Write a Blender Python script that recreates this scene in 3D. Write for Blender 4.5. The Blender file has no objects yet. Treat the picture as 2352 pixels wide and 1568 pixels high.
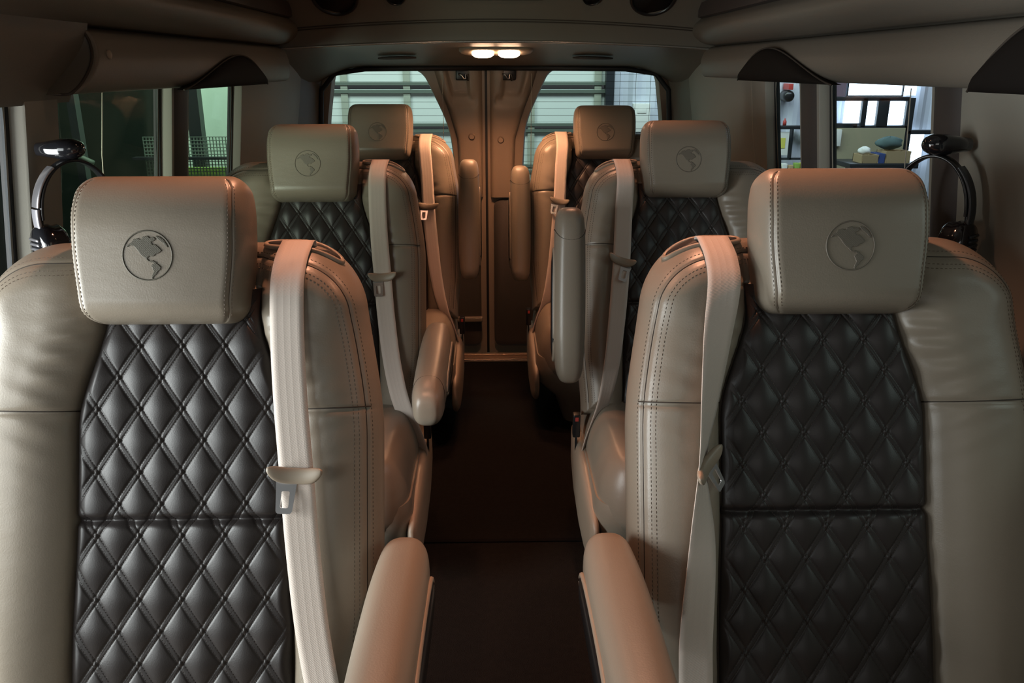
import bpy, bmesh, math, random
import numpy as np
from mathutils import Vector, Matrix
from mathutils.geometry import tessellate_polygon
random.seed(4)
S = bpy.context.scene
COL = S.collection
pi = math.pi

# ------------------------------------------------------------------ camera
cam_d = bpy.data.cameras.new('camera'); cam = bpy.data.objects.new('camera', cam_d); COL.objects.link(cam)
cam_d.sensor_fit = 'HORIZONTAL'; cam_d.sensor_width = 22.3; cam_d.lens = 22.3*1900/2352
cam_d.clip_start = .02
cam.location = (-.013, 0, 1.40)
cam.rotation_euler = (math.radians(90-18.3), 0, -math.atan(.022))
S.camera = cam
# ------------------------------------------------------------------ world, exposure
W = bpy.data.worlds.new('world'); S.world = W; W.use_nodes = True
W.node_tree.nodes['Background'].inputs[0].default_value = (.90, .96, .90, 1)
W.node_tree.nodes['Background'].inputs[1].default_value = .05
S.view_settings.view_transform = 'Standard'; S.view_settings.look = 'None'
S.view_settings.exposure = -0.08; S.view_settings.gamma = 1; S.view_settings.use_curve_mapping = False

def area(name, loc, target, sx, sy, power, col, spread=None):
    l = bpy.data.lights.new(name, 'AREA'); l.shape = 'RECTANGLE'; l.size = sx; l.size_y = sy
    l.energy = power; l.color = col
    if spread: l.spread = math.radians(spread)
    o = bpy.data.objects.new(name, l); COL.objects.link(o); o.location = loc
    o.rotation_euler = (Vector(target)-Vector(loc)).to_track_quat('-Z', 'Y').to_euler()
    return o
# daylight of the shop coming in through the windscreen and the front side windows
area('windscreen_daylight', (-.35, -1.9, 1.75), (-.1, 1.6, .8), 1.5, .8, 5.5, (1.0, .97, .91))
area('left_window_daylight', (-1.6, .92, .86), (-.86, 1.08, .70), .6, .9, 50, (1.0, .97, .90))
area('left_front_door_daylight', (-1.7, -.30, 1.25), (-.75, 1.1, .75), .8, .7, 15, (1.0, .97, .91))
area('right_window_daylight', (2.2, .3, 1.9), (.6, 1.5, .9), 1.0, .9, 7, (.88, 1.0, .86))
# unseen area lamps added to brighten the shop, in place of ceiling lights
area('shop_fill_rear', (0, 6.0, 3.4), (0, 7.5, .9), 4.5, .8, 130, (.82, 1.0, .88))
area('shop_fill_left', (-3.0, 5.4, 3.3), (-2.5, 7.5, .8), 1.8, .8, 90, (.86, 1.0, .88))
area('shop_fill_right', (3.2, 5.4, 3.3), (3.0, 7.5, .8), 2.5, .8, 60, (.80, .92, 1.0))
area('shop_fill_side', (2.9, 2.2, 2.6), (.9, 2.2, 1.0), 2.5, .8, 12, (.80, .95, 1.0))

# ------------------------------------------------------------------ materials
def mat(name, col, rough=.5, metal=0, spec=.5, bump=None, bscale=300, bdist=.001, noise2=None, coat=0, emis=None, estr=0, colvar=None, sheen=0):
    m = bpy.data.materials.new(name); m.use_nodes = True
    nt = m.node_tree; b = nt.nodes['Principled BSDF']
    b.inputs['Base Color'].default_value = (*col, 1); b.inputs['Roughness'].default_value = rough
    b.inputs['Metallic'].default_value = metal; b.inputs['Specular IOR Level'].default_value = spec
    b.inputs['Coat Weight'].default_value = coat
    b.inputs['Sheen Weight'].default_value = sheen
    if emis: b.inputs['Emission Color'].default_value = (*emis, 1); b.inputs['Emission Strength'].default_value = estr
    tc = None
    if bump or colvar: tc = nt.nodes.new('ShaderNodeTexCoord')
    if bump:
        n = nt.nodes.new('ShaderNodeTexNoise'); n.inputs['Scale'].default_value = bscale; n.inputs['Detail'].default_value = 4
        nt.links.new(tc.outputs['Object'], n.inputs['Vector'])
        bp = nt.nodes.new('ShaderNodeBump'); bp.inputs['Strength'].default_value = bump; bp.inputs['Distance'].default_value = bdist
        nt.links.new(n.outputs['Fac'], bp.inputs['Height'])
        if noise2:
            n2 = nt.nodes.new('ShaderNodeTexNoise'); n2.inputs['Scale'].default_value = noise2[0]; n2.inputs['Detail'].default_value = 3
            mp = nt.nodes.new('ShaderNodeMapping'); mp.inputs['Scale'].default_value = noise2[2]
            nt.links.new(tc.outputs['Object'], mp.inputs['Vector']); nt.links.new(mp.outputs[0], n2.inputs['Vector'])
            bp2 = nt.nodes.new('ShaderNodeBump'); bp2.inputs['Strength'].default_value = noise2[1]; bp2.inputs['Distance'].default_value = .01
            nt.links.new(n2.outputs['Fac'], bp2.inputs['Height']); nt.links.new(bp.outputs[0], bp2.inputs['Normal'])
            nt.links.new(bp2.outputs[0], b.inputs['Normal'])
        else:
            nt.links.new(bp.outputs[0], b.inputs['Normal'])
    if colvar:
        n3 = nt.nodes.new('ShaderNodeTexNoise'); n3.inputs['Scale'].default_value = colvar[0]; n3.inputs['Detail'].default_value = 5
        nt.links.new(tc.outputs['Object'], n3.inputs['Vector'])
        r = nt.nodes.new('ShaderNodeMix'); r.data_type = 'RGBA'
        r.inputs['A'].default_value = (*col, 1); r.inputs['B'].default_value = (*colvar[1], 1)
        nt.links.new(n3.outputs['Fac'], r.inputs['Factor']); nt.links.new(r.outputs['Result'], b.inputs['Base Color'])
    return m
LEATHER = mat('beige_leather', (.262, .219, .170), .36, bump=.25, bscale=420, bdist=.0008, noise2=(9, .12, (1, 1, 2.2)))
LEATHER_D = mat('quilted_dark_leather', (.026, .021, .020), .44, bump=.3, bscale=500, bdist=.0006)
EMBROID = mat('embroidery_thread', (.105, .092, .066), .6, bump=.5, bscale=900, bdist=.0006)
EMBOSS = mat('embossed_leather', (.165, .138, .108), .5, bump=.4, bscale=900, bdist=.0006)
THREAD = mat('seam_thread', (.115, .080, .055), .7)
THREAD_D = mat('dark_thread', (.085, .065, .055), .6)
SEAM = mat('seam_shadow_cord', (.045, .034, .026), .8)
PLAST = mat('beige_plastic', (.33, .265, .20), .42, bump=.1, bscale=300, bdist=.0004)
TRIMP = mat('trim_plastic', (.27, .225, .175), .42, bump=.2, bscale=260, bdist=.0006, noise2=(4, .06, (1, 1, 1)))
HEAD = mat('headliner_vinyl', (.150, .132, .108), .5, bump=.35, bscale=260, bdist=.0008, noise2=(5, .1, (1, 1, 1)))
WALLM = mat('side_trim', (.27, .255, .215), .6, bump=.3, bscale=300, bdist=.0006)
WALLD = mat('dark_trim', (.052, .042, .038), .6, bump=.3, bscale=300, bdist=.0006)
DOORM = mat('door_trim', (.26, .195, .145), .42, bump=.5, bscale=170, bdist=.001, noise2=(6, .1, (1, 1, 1)))
BLACKP = mat('black_plastic', (.012, .012, .013), .3)
MATTE = mat('matte_rubber', (.006, .005, .005), .95, spec=.1)
RUBBER = mat('black_rubber', (.010, .010, .011), .6)
GLOSSB = mat('gloss_black', (.010, .010, .012), .12, coat=.6)
SILVER = mat('silver_plastic', (.55, .53, .56), .28, metal=.85)
CHROME = mat('chrome', (.75, .74, .74), .12, metal=1)
STEEL = mat('steel_latch', (.80, .80, .82), .25, metal=.9)
CARPET = mat('carpet', (.008, .007, .0065), .95, spec=.1, bump=1, bscale=350, bdist=.004, colvar=(60, (.017, .014, .012)))
SILLM = mat('sill_plate', (.42, .30, .22), .38, metal=.6)
CORD = mat('cord', (.50, .46, .38), .6)
GARW = mat('garage_white', (.62, .68, .64), .7)
GARS = mat('garage_rail', (.10, .125, .10), .6)
GARST = mat('garage_stile', (.33, .36, .29), .6)
CORR = mat('corrugated_white', (.66, .70, .78), .6)
CONC = mat('concrete', (.16, .15, .13), .8, bump=.3, bscale=40, colvar=(3, (.11, .105, .09)))
DKFR = mat('window_frame_black', (.015, .018, .022), .4)
WOODP = mat('bench_panel', (.34, .31, .20), .7)
CARD = mat('cardboard_bin', (.42, .31, .17), .8)
BLUE = mat('blue_plastic', (.06, .10, .30), .5)
TEAL = mat('teal_cloth', (.07, .12, .12), .8)
RED = mat('red_paint', (.5, .06, .05), .4)
PAPER = mat('paper', (.75, .76, .72), .8)
YELLOW = mat('yellow_print', (.65, .62, .12), .7)
LGREEN = mat('pale_green_wall', (.66, .80, .70), .8)
DGREEN = mat('dark_green_panel', (.003, .008, .005), .5)
GRILLG = mat('grey_wire', (.16, .20, .17), .5)
YGREEN = mat('yellow_green_panel', (.26, .42, .08), .7)
SKYE = mat('lit_window', (.8, .9, 1), .5, emis=(.74, .88, 1.0), estr=5)
LENS = mat('lit_lens', (1, .9, .8), .4, emis=(1.0, .62, .38), estr=26)

def glassmat(name, tint, refl=.08):
    m = bpy.data.materials.new(name); m.use_nodes = True; nt = m.node_tree
    for n in list(nt.nodes): nt.nodes.remove(n)
    o = nt.nodes.new('ShaderNodeOutputMaterial'); mx = nt.nodes.new('ShaderNodeMixShader')
    t = nt.nodes.new('ShaderNodeBsdfTransparent'); g = nt.nodes.new('ShaderNodeBsdfGlossy')
    lw = nt.nodes.new('ShaderNodeLayerWeight'); lw.inputs['Blend'].default_value = .5
    fr = nt.nodes.new('ShaderNodeMath'); fr.operation = 'MULTIPLY'; pw = nt.nodes.new('ShaderNodeMath'); pw.operation = 'POWER'; pw.inputs[1].default_value = 4; nt.links.new(lw.outputs['Facing'], pw.inputs[0]); nt.links.new(pw.outputs[0], fr.inputs[0]); fr.inputs[1].default_value = .25
    t.inputs[0].default_value = (*tint, 1); g.inputs['Roughness'].default_value = .02
    nt.links.new(fr.outputs[0], mx.inputs[0]); nt.links.new(t.outputs[0], mx.inputs[1]); nt.links.new(g.outputs[0], mx.inputs[2])
    nt.links.new(mx.outputs[0], o.inputs[0]); return m
GLASS_R = glassmat('tinted_glass_right', (.86, .90, .93))
GLASS_L = glassmat('tinted_glass_left', (.78, .86, .80))

def webbing():
    m = mat('belt_webbing', (.66, .56, .49), .6, sheen=.3)
    nt = m.node_tree; b = nt.nodes['Principled BSDF']
    uv = nt.nodes.new('ShaderNodeUVMap'); sep = nt.nodes.new('ShaderNodeSeparateXYZ')
    nt.links.new(uv.outputs[0], sep.inputs[0])
    def mth(op, a, bb=None):
        n = nt.nodes.new('ShaderNodeMath'); n.operation = op
        for i, v in enumerate((a, bb)):
            if v is None: continue
            if isinstance(v, (int, float)): n.inputs[i].default_value = v
            else: nt.links.new(v, n.inputs[i])
        return n.outputs[0]
    s1 = mth('ABSOLUTE', mth('SINE', mth('MULTIPLY', sep.outputs[0], pi*5)))
    s1 = mth('POWER', s1, .5)
    s2 = mth('SINE', mth('ADD', mth('MULTIPLY', sep.outputs[1], 2600.), mth('MULTIPLY', sep.outputs[0], 60.)))
    h = mth('ADD', mth('MULTIPLY', s1, 1.0), mth('MULTIPLY', s2, .35))
    bp = nt.nodes.new('ShaderNodeBump'); bp.inputs['Strength'].default_value = .3; bp.inputs['Distance'].default_value = .0006
    nt.links.new(h, bp.inputs['Height']); nt.links.new(bp.outputs[0], b.inputs['Normal'])
    return m
WEB = webbing()

# ------------------------------------------------------------------ helpers
def tag(o, label=None, cat=None, group=None, kind=None):
    if label: o['label'] = label
    if cat: o['category'] = cat
    if group: o['group'] = group
    if kind: o['kind'] = kind
    return o
def empty(name, loc=(0, 0, 0), rz=0):
    o = bpy.data.objects.new(name, None); COL.objects.link(o); o.location = loc; o.rotation_euler = (0, 0, rz)
    o.empty_display_size = .1
    return o
def link(name, me, parent=None):
    o = bpy.data.objects.new(name, me); COL.objects.link(o)
    if parent: o.parent = parent
    return o
class MB:
    def __init__(s): s.v = []; s.f = []; s.n = 0
    def add(s, v, f):
        v = np.asarray(v, float).reshape(-1, 3); s.v.append(v); s.f += [tuple(i+s.n for i in q) for q in f]; s.n += len(v)
        return s
    def grid(s, P, wrap=False, flip=False):
        P = np.asarray(P, float); nv, nu = P.shape[:2]; f = []
        for j in range(nv-1):
            for i in range(nu if wrap else nu-1):
                i2 = (i+1) % nu
                q = (j*nu+i, j*nu+i2, (j+1)*nu+i2, (j+1)*nu+i)
                f.append(q[::-1] if flip else q)
        return s.add(P, f)
    def box(s, lo, hi):
        (a, b, c), (d, e, g) = lo, hi
        v = [(a, b, c), (d, b, c), (d, e, c), (a, e, c), (a, b, g), (d, b, g), (d, e, g), (a, e, g)]
        return s.add(v, [(0, 3, 2, 1), (4, 5, 6, 7), (0, 1, 5, 4), (1, 2, 6, 5), (2, 3, 7, 6), (3, 0, 4, 7)])
    def tube(s, pts, r, n=8, caps=True):
        pts = [Vector(p) for p in pts]; rings = []; up = Vector((0, 0, 1))
        for i, p in enumerate(pts):
            t = (pts[min(i+1, len(pts)-1)]-pts[max(i-1, 0)]).normalized()
            a = t.cross(up)
            if a.length < .05: a = t.cross(Vector((0, 1, 0)))
            a.normalize(); b = t.cross(a)
            rr = r[i] if hasattr(r, '__len__') else r
            rings.append([p+(a*math.cos(k*2*pi/n)+b*math.sin(k*2*pi/n))*rr for k in range(n)])
        b0 = s.n; s.grid(rings, wrap=True)
        if caps: s.f.append(tuple(b0+k for k in range(n))); s.f.append(tuple(b0+(len(pts)-1)*n+k for k in range(n))[::-1])
        return s
    def loft(s, rings, caps=True):
        n = len(rings[0]); b0 = s.n; s.grid(rings, wrap=True)
        if caps: s.f.append(tuple(b0+k for k in range(n))[::-1]); s.f.append(tuple(b0+(len(rings)-1)*n+k for k in range(n)))
        return s
    def ribbon(s, pts, sides, w, th=.0016):
        # pts centre line, sides width direction, both sampled
        n = len(pts); P = np.array([tuple(p) for p in pts]); Sd = np.array([tuple(q) for q in sides])
        T = np.gradient(P, axis=0); N = np.cross(T, Sd); N /= np.linalg.norm(N, axis=1)[:, None]+1e-9
        K = 6; cols = []
        for k in range(K+1): cols.append(P+Sd*(k/K-.5)*w+N*th/2)
        for k in range(K, -1, -1): cols.append(P+Sd*(k/K-.5)*w-N*th/2)
        return s.grid(np.stack(cols, 1), wrap=True)
    def build(s, name, m, parent=None, smooth=True, bevel=0, recalc=True, weld=0, ang=None):
        me = bpy.data.meshes.new(name)
        v = np.concatenate(s.v) if s.v else np.zeros((0, 3))
        me.from_pydata(v.tolist(), [], s.f)
        if weld or recalc:
            bm = bmesh.new(); bm.from_mesh(me)
            if weld: bmesh.ops.remove_doubles(bm, verts=bm.verts, dist=weld)
            if recalc: bmesh.ops.recalc_face_normals(bm, faces=bm.faces)
            bm.to_mesh(me); bm.free()
        me.materials.append(m)
        if smooth:
            me.polygons.foreach_set('use_smooth', [True]*len(me.polygons))
            if ang: me.set_sharp_from_angle(angle=math.radians(ang))
        me.update()
        o = link(name, me, parent)
        if bevel:
            b = o.modifiers.new('bevel', 'BEVEL'); b.width = bevel; b.segments = 3; b.limit_method = 'ANGLE'; b.angle_limit = math.radians(40)
        return o
def rrect(w, h, r, n=6, e=None):
    # rounded rectangle ring, half sizes w,h
    out = []
    for k, (cx, cy) in enumerate(((w-r, h-r), (-w+r, h-r), (-w+r, -h+r), (w-r, -h+r))):
        for i in range(n+1):
            a = (k+i/n)*pi/2; out.append((cx+r*math.cos(a), cy+r*math.sin(a)))
    return out
def sell(w, h, e=2.6, n=32):
    out = []
    for i in range(n):
        a = 2*pi*i/n; c, s_ = math.cos(a), math.sin(a)
        out.append((w*math.copysign(abs(c)**(2/e), c), h*math.copysign(abs(s_)**(2/e), s_)))
    return out
def prism(outline, y0, y1, axis='y'):
    # extrude a closed outline [(a,b)] along an axis
    n = len(outline); m = MB()
    def P(a, b, d): return {'y': (a, d, b), 'x': (d, a, b), 'z': (a, b, d)}[axis]
    v = [P(a, b, y0) for a, b in outline]+[P(a, b, y1) for a, b in outline]
    tri = tessellate_polygon([[Vector((a, b, 0)) for a, b in outline]])
    f = [tuple(t) for t in tri]+[tuple(i+n for i in t[::-1]) for t in tri]+[(i, (i+1) % n, n+(i+1) % n, n+i) for i in range(n)]
    return m.add(v, f)
def smooth_path(pts, n=10, closed=False):
    P = [Vector(p) for p in pts]; out = []
    N = len(P)
    segs = N if closed else N-1
    for i in range(segs):
        p0 = P[(i-1) % N] if closed else P[max(i-1, 0)]; p1 = P[i]; p2 = P[(i+1) % N]; p3 = P[(i+2) % N] if closed else P[min(i+2, N-1)]
        for k in range(n):
            t = k/n
            out.append(.5*((2*p1)+(p2-p0)*t+(2*p0-5*p1+4*p2-p3)*t*t+(3*p1-p0-3*p2+p3)*t**3))
    if not closed: out.append(P[-1])
    return out
def sstep(a, b, x):
    t = np.clip((x-a)/(b-a), 0, 1); return t*t*(3-2*t)

# ================================================================== SEAT
AL = math.radians(20); CA, SA = math.cos(AL), math.sin(AL)
HZ = .40
BH = .770
def BR(x, t, n):
    # the shoulders slope forward: the rear edge of the top stands higher than the front edge
    k = np.clip((t-.58)/(BH-.58), 0, 1); t = t-.34*k*k*(3-2*k)*n
    return np.stack([x+0*t, t*SA-n*CA, HZ+t*CA+n*SA], -1)
def halfw(t):      # half width of the backrest at height t
    w = .333-.035*sstep(.45, .76, t)-.012*sstep(.2, 0, t)
    r = .105
    top = np.clip((t-(BH-r))/r, 0, 1)
    return w-r*(1-np.sqrt(np.maximum(0, 1-top**2)))
def sdist(x, t):
    w = .333-.035*sstep(.45, .76, t)-.012*sstep(.2, 0, t); r = .105
    qx = np.abs(x)-(w-r); qy = t-(BH-r)
    d = -(np.sqrt(np.maximum(qx, 0)**2+np.maximum(qy, 0)**2)+np.minimum(np.maximum(qx, qy), 0)-r)
    return np.maximum(0, np.minimum(d, t+.02))
XO = [0]
def panelw(t): return .119+.045*sstep(.66, .47, t)+.008*sstep(.35, .1, t)
TSEAM = .497
def bfront(x, t):
    pw = panelw(t); ax = np.abs(x-XO[0]); q = np.clip((ax-pw)/.09, 0, 1)
    n = .048+.036*(1-(1-q)**2.2)
    n = n-.010*np.exp(-((ax-pw)/.009)**2)*(t < .70)
    n = n-.018*sstep(pw+.006, pw-.002, ax)*sstep(.72, .70, t)-.030*sstep(.69, .72, t)*sstep(pw+.05, pw-.02, ax)
    n = n-.005*np.exp(-((t-TSEAM)/.0035)**2)*(ax > pw)
    # soft puckers of the leather beside the quilted panel
    n = n+.0022*np.sin(t*190+ax*22)*np.exp(-((ax-pw-.03)/.035)**2)*np.exp(-((t-.60)/.06)**2)
    n = n+.0012*np.sin(t*150-ax*60)*np.exp(-((ax-pw-.05)/.05)**2)*np.exp(-((t-.52)/.10)**2)
    g = 1-np.clip(sdist(x, t)/(.066+.034*sstep(.70, .60, t)), 0, 1)
    return n*np.sqrt(np.maximum(0, 1-g**2.3))-.0035*np.exp(-((sdist(x, t)-.020)/.003)**2)
def cosp(n, a=1.): 
    k = np.linspace(0, 1, n); return (1-a)*k+a*(1-np.cos(pi*k))/2
_cache = {}
def cached(key, fn):
    # builds once, afterwards shares mesh data
    if key not in _cache: _cache[key] = fn().data
    return _cache[key]
def put(key, name, fn, parent):
    if key in _cache: return link(name, _cache[key], parent)
    o = fn(parent); o.name = name; _cache[key] = o.data; return o

def backrest_mesh(parent):
    m = MB(); T = (cosp(230, .55)*(BH+.02)-.02)[:, None]; s_ = (cosp(170, .45)*2-1)[None, :]
    W_ = halfw(T); X = s_*W_; TT = T+0*X
    m.grid(BR(X, TT, bfront(X, TT)))
    g = 1-np.clip(sdist(X, TT)/.05, 0, 1)
    m.grid(BR(X, TT, -.065*np.sqrt(np.maximum(0, 1-g**2.3))), flip=True)
    return m.build('backrest', LEATHER, parent, weld=2e-5)
PX, PT = .0665, .100
def quilt(X, T):
    a = X/PX+T/PT; b = X/PX-T/PT; L = 1/math.sqrt(1/PX**2+1/PT**2)
    pil = np.abs(np.sin(pi*a)*np.sin(pi*b))
    h = .0080*pil**.72
    for c in (a, b):
        dd = np.abs(c-np.round(c))*L
        h = h+.0016*np.exp(-(dd/.0026)**2)-.0012*np.exp(-((dd-.0042)/.0013)**2)
    return h
TQ = .324
def pfront(X, T, pw):
    e = np.clip((pw-np.abs(X))/.012, 0, 1); e = np.sqrt(np.maximum(0, 1-(1-e)**2))
    base = .040+.010*e-.010*sstep(.62, .70, T)
    return base+quilt(X, T)*sstep(.001, .018, pw-np.abs(X))-.010*np.exp(-((T-TQ)/.006)**2)
def panel_mesh(parent):
    m = MB(); T = np.linspace(.0, .70, 470)[:, None]; pw = panelw(T)+.001; s_ = np.linspace(-1, 1, 250)[None, :]
    X = s_*pw; TT = T+0*X
    m.grid(BR(X+XO[0], TT, pfront(X, TT, pw)))
    return m.build('quilted_panel', LEATHER_D, parent, recalc=False)
def dashes(m, pts, nor, length=.0030, gap=.0017, w=.0011, h=.0006):
    # thread stitches along a sampled polyline
    P = np.array(pts, float); N = np.array(nor, float)
    seg = np.linalg.norm(np.diff(P, axis=0), axis=1); cum = np.concatenate([[0], np.cumsum(seg)])
    tot = cum[-1]; s0 = 0
    def at(A, s): return np.array([np.interp(s, cum, A[:, k]) for k in range(3)])
    while s0+length < tot:
        p, q = at(P, s0), at(P, s0+length); n = at(N, s0+length/2); d = q-p; ln = np.linalg.norm(d)
        if ln > length*.5:
            sd = np.cross(d/ln, n); n = n/np.linalg.norm(n)
            mid = (p+q)/2+n*h
            p2, q2 = p-n*.0006, q-n*.0006
            m.add([p2-sd*w/2, p2+sd*w/2, q2+sd*w/2, q2-sd*w/2, mid-d*.3, mid+d*.3],
                  [(0, 1, 4), (1, 2, 5, 4), (2, 3, 5), (3, 0, 4, 5)])
        s0 += length+gap
    return m
NF = (0, -CA, SA)
def quilt_stitches(parent):
    m = MB(); L = 1/math.sqrt(1/PX**2+1/PT**2)
    for fam in (1, -1):
        for k in range(-9, 14):
            for off in (-.0033, .0033):
                c = k+off/L; T = np.linspace(.005, .69, 500)
                X = (c-fam*T/PT)*PX
                ok = np.abs(X) < panelw(T)-.002
                T, X = T[ok], X[ok]
                if len(T) < 6: continue
                P = BR(X+XO[0], T, pfront(X, T, panelw(T))+.0002)
                dashes(m, P, np.tile(NF, (len(T), 1)), w=.0013)
    return m.build('quilt_stitching', THREAD_D, parent, smooth=False, recalc=False)
def edge_stitches(parent, side, offs):
    m = MB(); w0 = 0
    for d0 in offs:
        T = np.linspace(.02, BH-.105, 300); r = .105-d0
        wv = lambda t: .333-.035*sstep(.45, .76, t)-.012*sstep(.2, 0, t)
        for sg in (side,):
            X = sg*(wv(T)-d0); A = np.linspace(0, pi/2, 60)[1:]
            xs = list(X)+[sg*(wv(BH-.105+r*math.sin(a))-.105+r*math.cos(a)) for a in A]
            ts = list(T)+[BH-.105+r*math.sin(a) for a in A]
            xs += list(np.linspace(xs[-1], sg*.12, 40)[1:]); ts += [ts[-1]]*39
            xs, ts = np.array(xs), np.array(ts)
            nn = bfront(xs, ts)
            P = BR(xs, ts, nn+.0004)
            # normals by finite difference
            e = .002
            gx = (bfront(xs+e, ts)-bfront(xs-e, ts))/(2*e); gt = (bfront(xs, ts+e)-bfront(xs, ts-e))/(2*e)
            v = np.stack([-gx, -gt*SA-CA, -gt*CA+SA], -1)
            # v: local (x,t,n) normal -> object axes
            v = np.stack([-gx, -gt*SA-1*CA, -gt*CA+1*SA], -1); v /= np.linalg.norm(v, axis=1)[:, None]
            dashes(m, P, v, length=.0042, gap=.0026, w=.0014)
    return m.build('edge_stitching', THREAD, parent, smooth=False, recalc=False)
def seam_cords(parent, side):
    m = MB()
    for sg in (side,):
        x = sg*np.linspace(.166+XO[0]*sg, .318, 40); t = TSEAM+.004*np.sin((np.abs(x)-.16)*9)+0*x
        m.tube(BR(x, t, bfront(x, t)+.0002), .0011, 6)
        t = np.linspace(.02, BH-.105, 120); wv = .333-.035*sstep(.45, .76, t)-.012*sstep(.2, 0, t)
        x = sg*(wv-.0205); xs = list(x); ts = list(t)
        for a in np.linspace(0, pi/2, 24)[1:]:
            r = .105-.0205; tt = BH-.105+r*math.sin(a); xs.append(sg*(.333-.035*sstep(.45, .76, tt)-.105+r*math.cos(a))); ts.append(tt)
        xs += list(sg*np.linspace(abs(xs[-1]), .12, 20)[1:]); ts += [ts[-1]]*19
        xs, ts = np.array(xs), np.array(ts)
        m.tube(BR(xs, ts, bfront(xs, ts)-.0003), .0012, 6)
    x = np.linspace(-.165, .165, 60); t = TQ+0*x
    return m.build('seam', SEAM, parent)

# ---- headrest, own frame: origin at its centre, x across, t up, n forward
HRH, HRW = .233, .136
HRA = math.radians(13)
HRC = np.array([0, .750*SA-.057*CA, HZ+.750*CA+.057*SA])
def HR(x, t, n):
    c, s_ = math.cos(HRA), math.sin(HRA)
    return np.stack([x+0*t, HRC[1]+t*s_-n*c, HRC[2]+t*c+n*s_], -1)
def hr_w(t):
    w = HRW-.010*sstep(.02, -.12, t)-.006*sstep(.05, .12, t); r = .030
    d = HRH/2-np.abs(t); k = np.clip((r-d)/r, 0, 1)
    return w-r*(1-np.sqrt(np.maximum(0, 1-k**2)))
def hr_front(x, t):
    w = hr_w(t)
    gx = 1-np.clip((w-np.abs(x))/.030, 0, 1); gt = 1-np.clip((HRH/2-t)/.095, 0, 1); gb = 1-np.clip((t+HRH/2)/.045, 0, 1)
    g = np.sqrt(np.maximum(0, 1-gx**2.6))*np.sqrt(np.maximum(0, 1-gt**2.4))*np.sqrt(np.maximum(0, 1-gb**2.2))
    n = (.060+.010*np.cos(x/w.clip(.05)*1.3)-.004*(t/.12))*g
    return n-.0030*np.exp(-((w-np.abs(x)-.017)/.0022)**2)*(g > .4)
def headrest_mesh(parent):
    m = MB(); T = (cosp(110, .75)*HRH-HRH/2)[:, None]; s_ = (cosp(150, .7)*2-1)[None, :]
    X = s_*hr_w(T); TT = T+0*X
    m.grid(HR(X, TT, hr_front(X, TT)))
    gx = 1-np.clip((hr_w(TT)-np.abs(X))/.03, 0, 1); gt = 1-np.clip((HRH/2-np.abs(TT))/.05, 0, 1)
    m.grid(HR(X, TT, -.060*np.sqrt(np.maximum(0, 1-gx**2.6))*np.sqrt(np.maximum(0, 1-gt**2.6))), flip=True)
    return m.build('headrest', LEATHER, parent, weld=2e-5)
def headrest_stitches(parent, side):
    m = MB()
    for off in (.0125, .0215):
        for sg in (side,):
            t = np.linspace(-HRH/2+.016, HRH/2-.014, 200); x = sg*(hr_w(t)-off)
            nn = hr_front(x, t); e = .002
            gx = (hr_front(x+e, t)-hr_front(x-e, t))/(2*e); gt = (hr_front(x, t+e)-hr_front(x, t-e))/(2*e)
            c, s_ = math.cos(HRA), math.sin(HRA)
            v = np.stack([-gx, -gt*s_-c, -gt*c+s_], -1); v /= np.linalg.norm(v, axis=1)[:, None]
            dashes(m, HR(x, t, nn+.0003), v, length=.0042, gap=.0026, w=.0014)
    for sg in (side,):
        t = np.linspace(-HRH/2+.012, HRH/2-.01, 120); x = sg*(hr_w(t)-.017)
        m.tube(HR(x, t, hr_front(x, t)-.0004), .0009, 6)
    return m.build('headrest_stitching', THREAD, parent, smooth=False, recalc=False)
ZC = (765, 452, 118)
NA_ = [(664, 412), (672, 398), (690, 388), (700, 374), (722, 368), (736, 374), (745, 362), (770, 357), (780, 366), (797, 362), (812, 372), (800, 384), (786, 388), (795, 400), (806, 398), (822, 412), (836, 428), (826, 440), (808, 446), (796, 458), (776, 456), (766, 466), (776, 478), (792, 474), (800, 480), (820, 486), (800, 489), (782, 486), (764, 478), (752, 464), (736, 452), (724, 436), (712, 420), (700, 408), (684, 404), (674, 412)]
GR_ = [(806, 356), (828, 362), (846, 376), (860, 396), (868, 416), (856, 412), (842, 396), (826, 384), (812, 374)]
SA_ = [(788, 492), (800, 486), (816, 492), (830, 506), (828, 520), (816, 528), (808, 542), (796, 552), (788, 568), (780, 560), (784, 544), (792, 528), (786, 512), (780, 502)]
def inpoly(x, y, P):
    c = np.zeros(x.shape, bool); n = len(P)
    for i in range(n):
        x1, y1 = P[i]; x2, y2 = P[i-1]
        k = ((y1 > y) != (y2 > y)) & (x < (x2-x1)*(y-y1)/(y2-y1+1e-12)+x1); c ^= k
    return c
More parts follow.
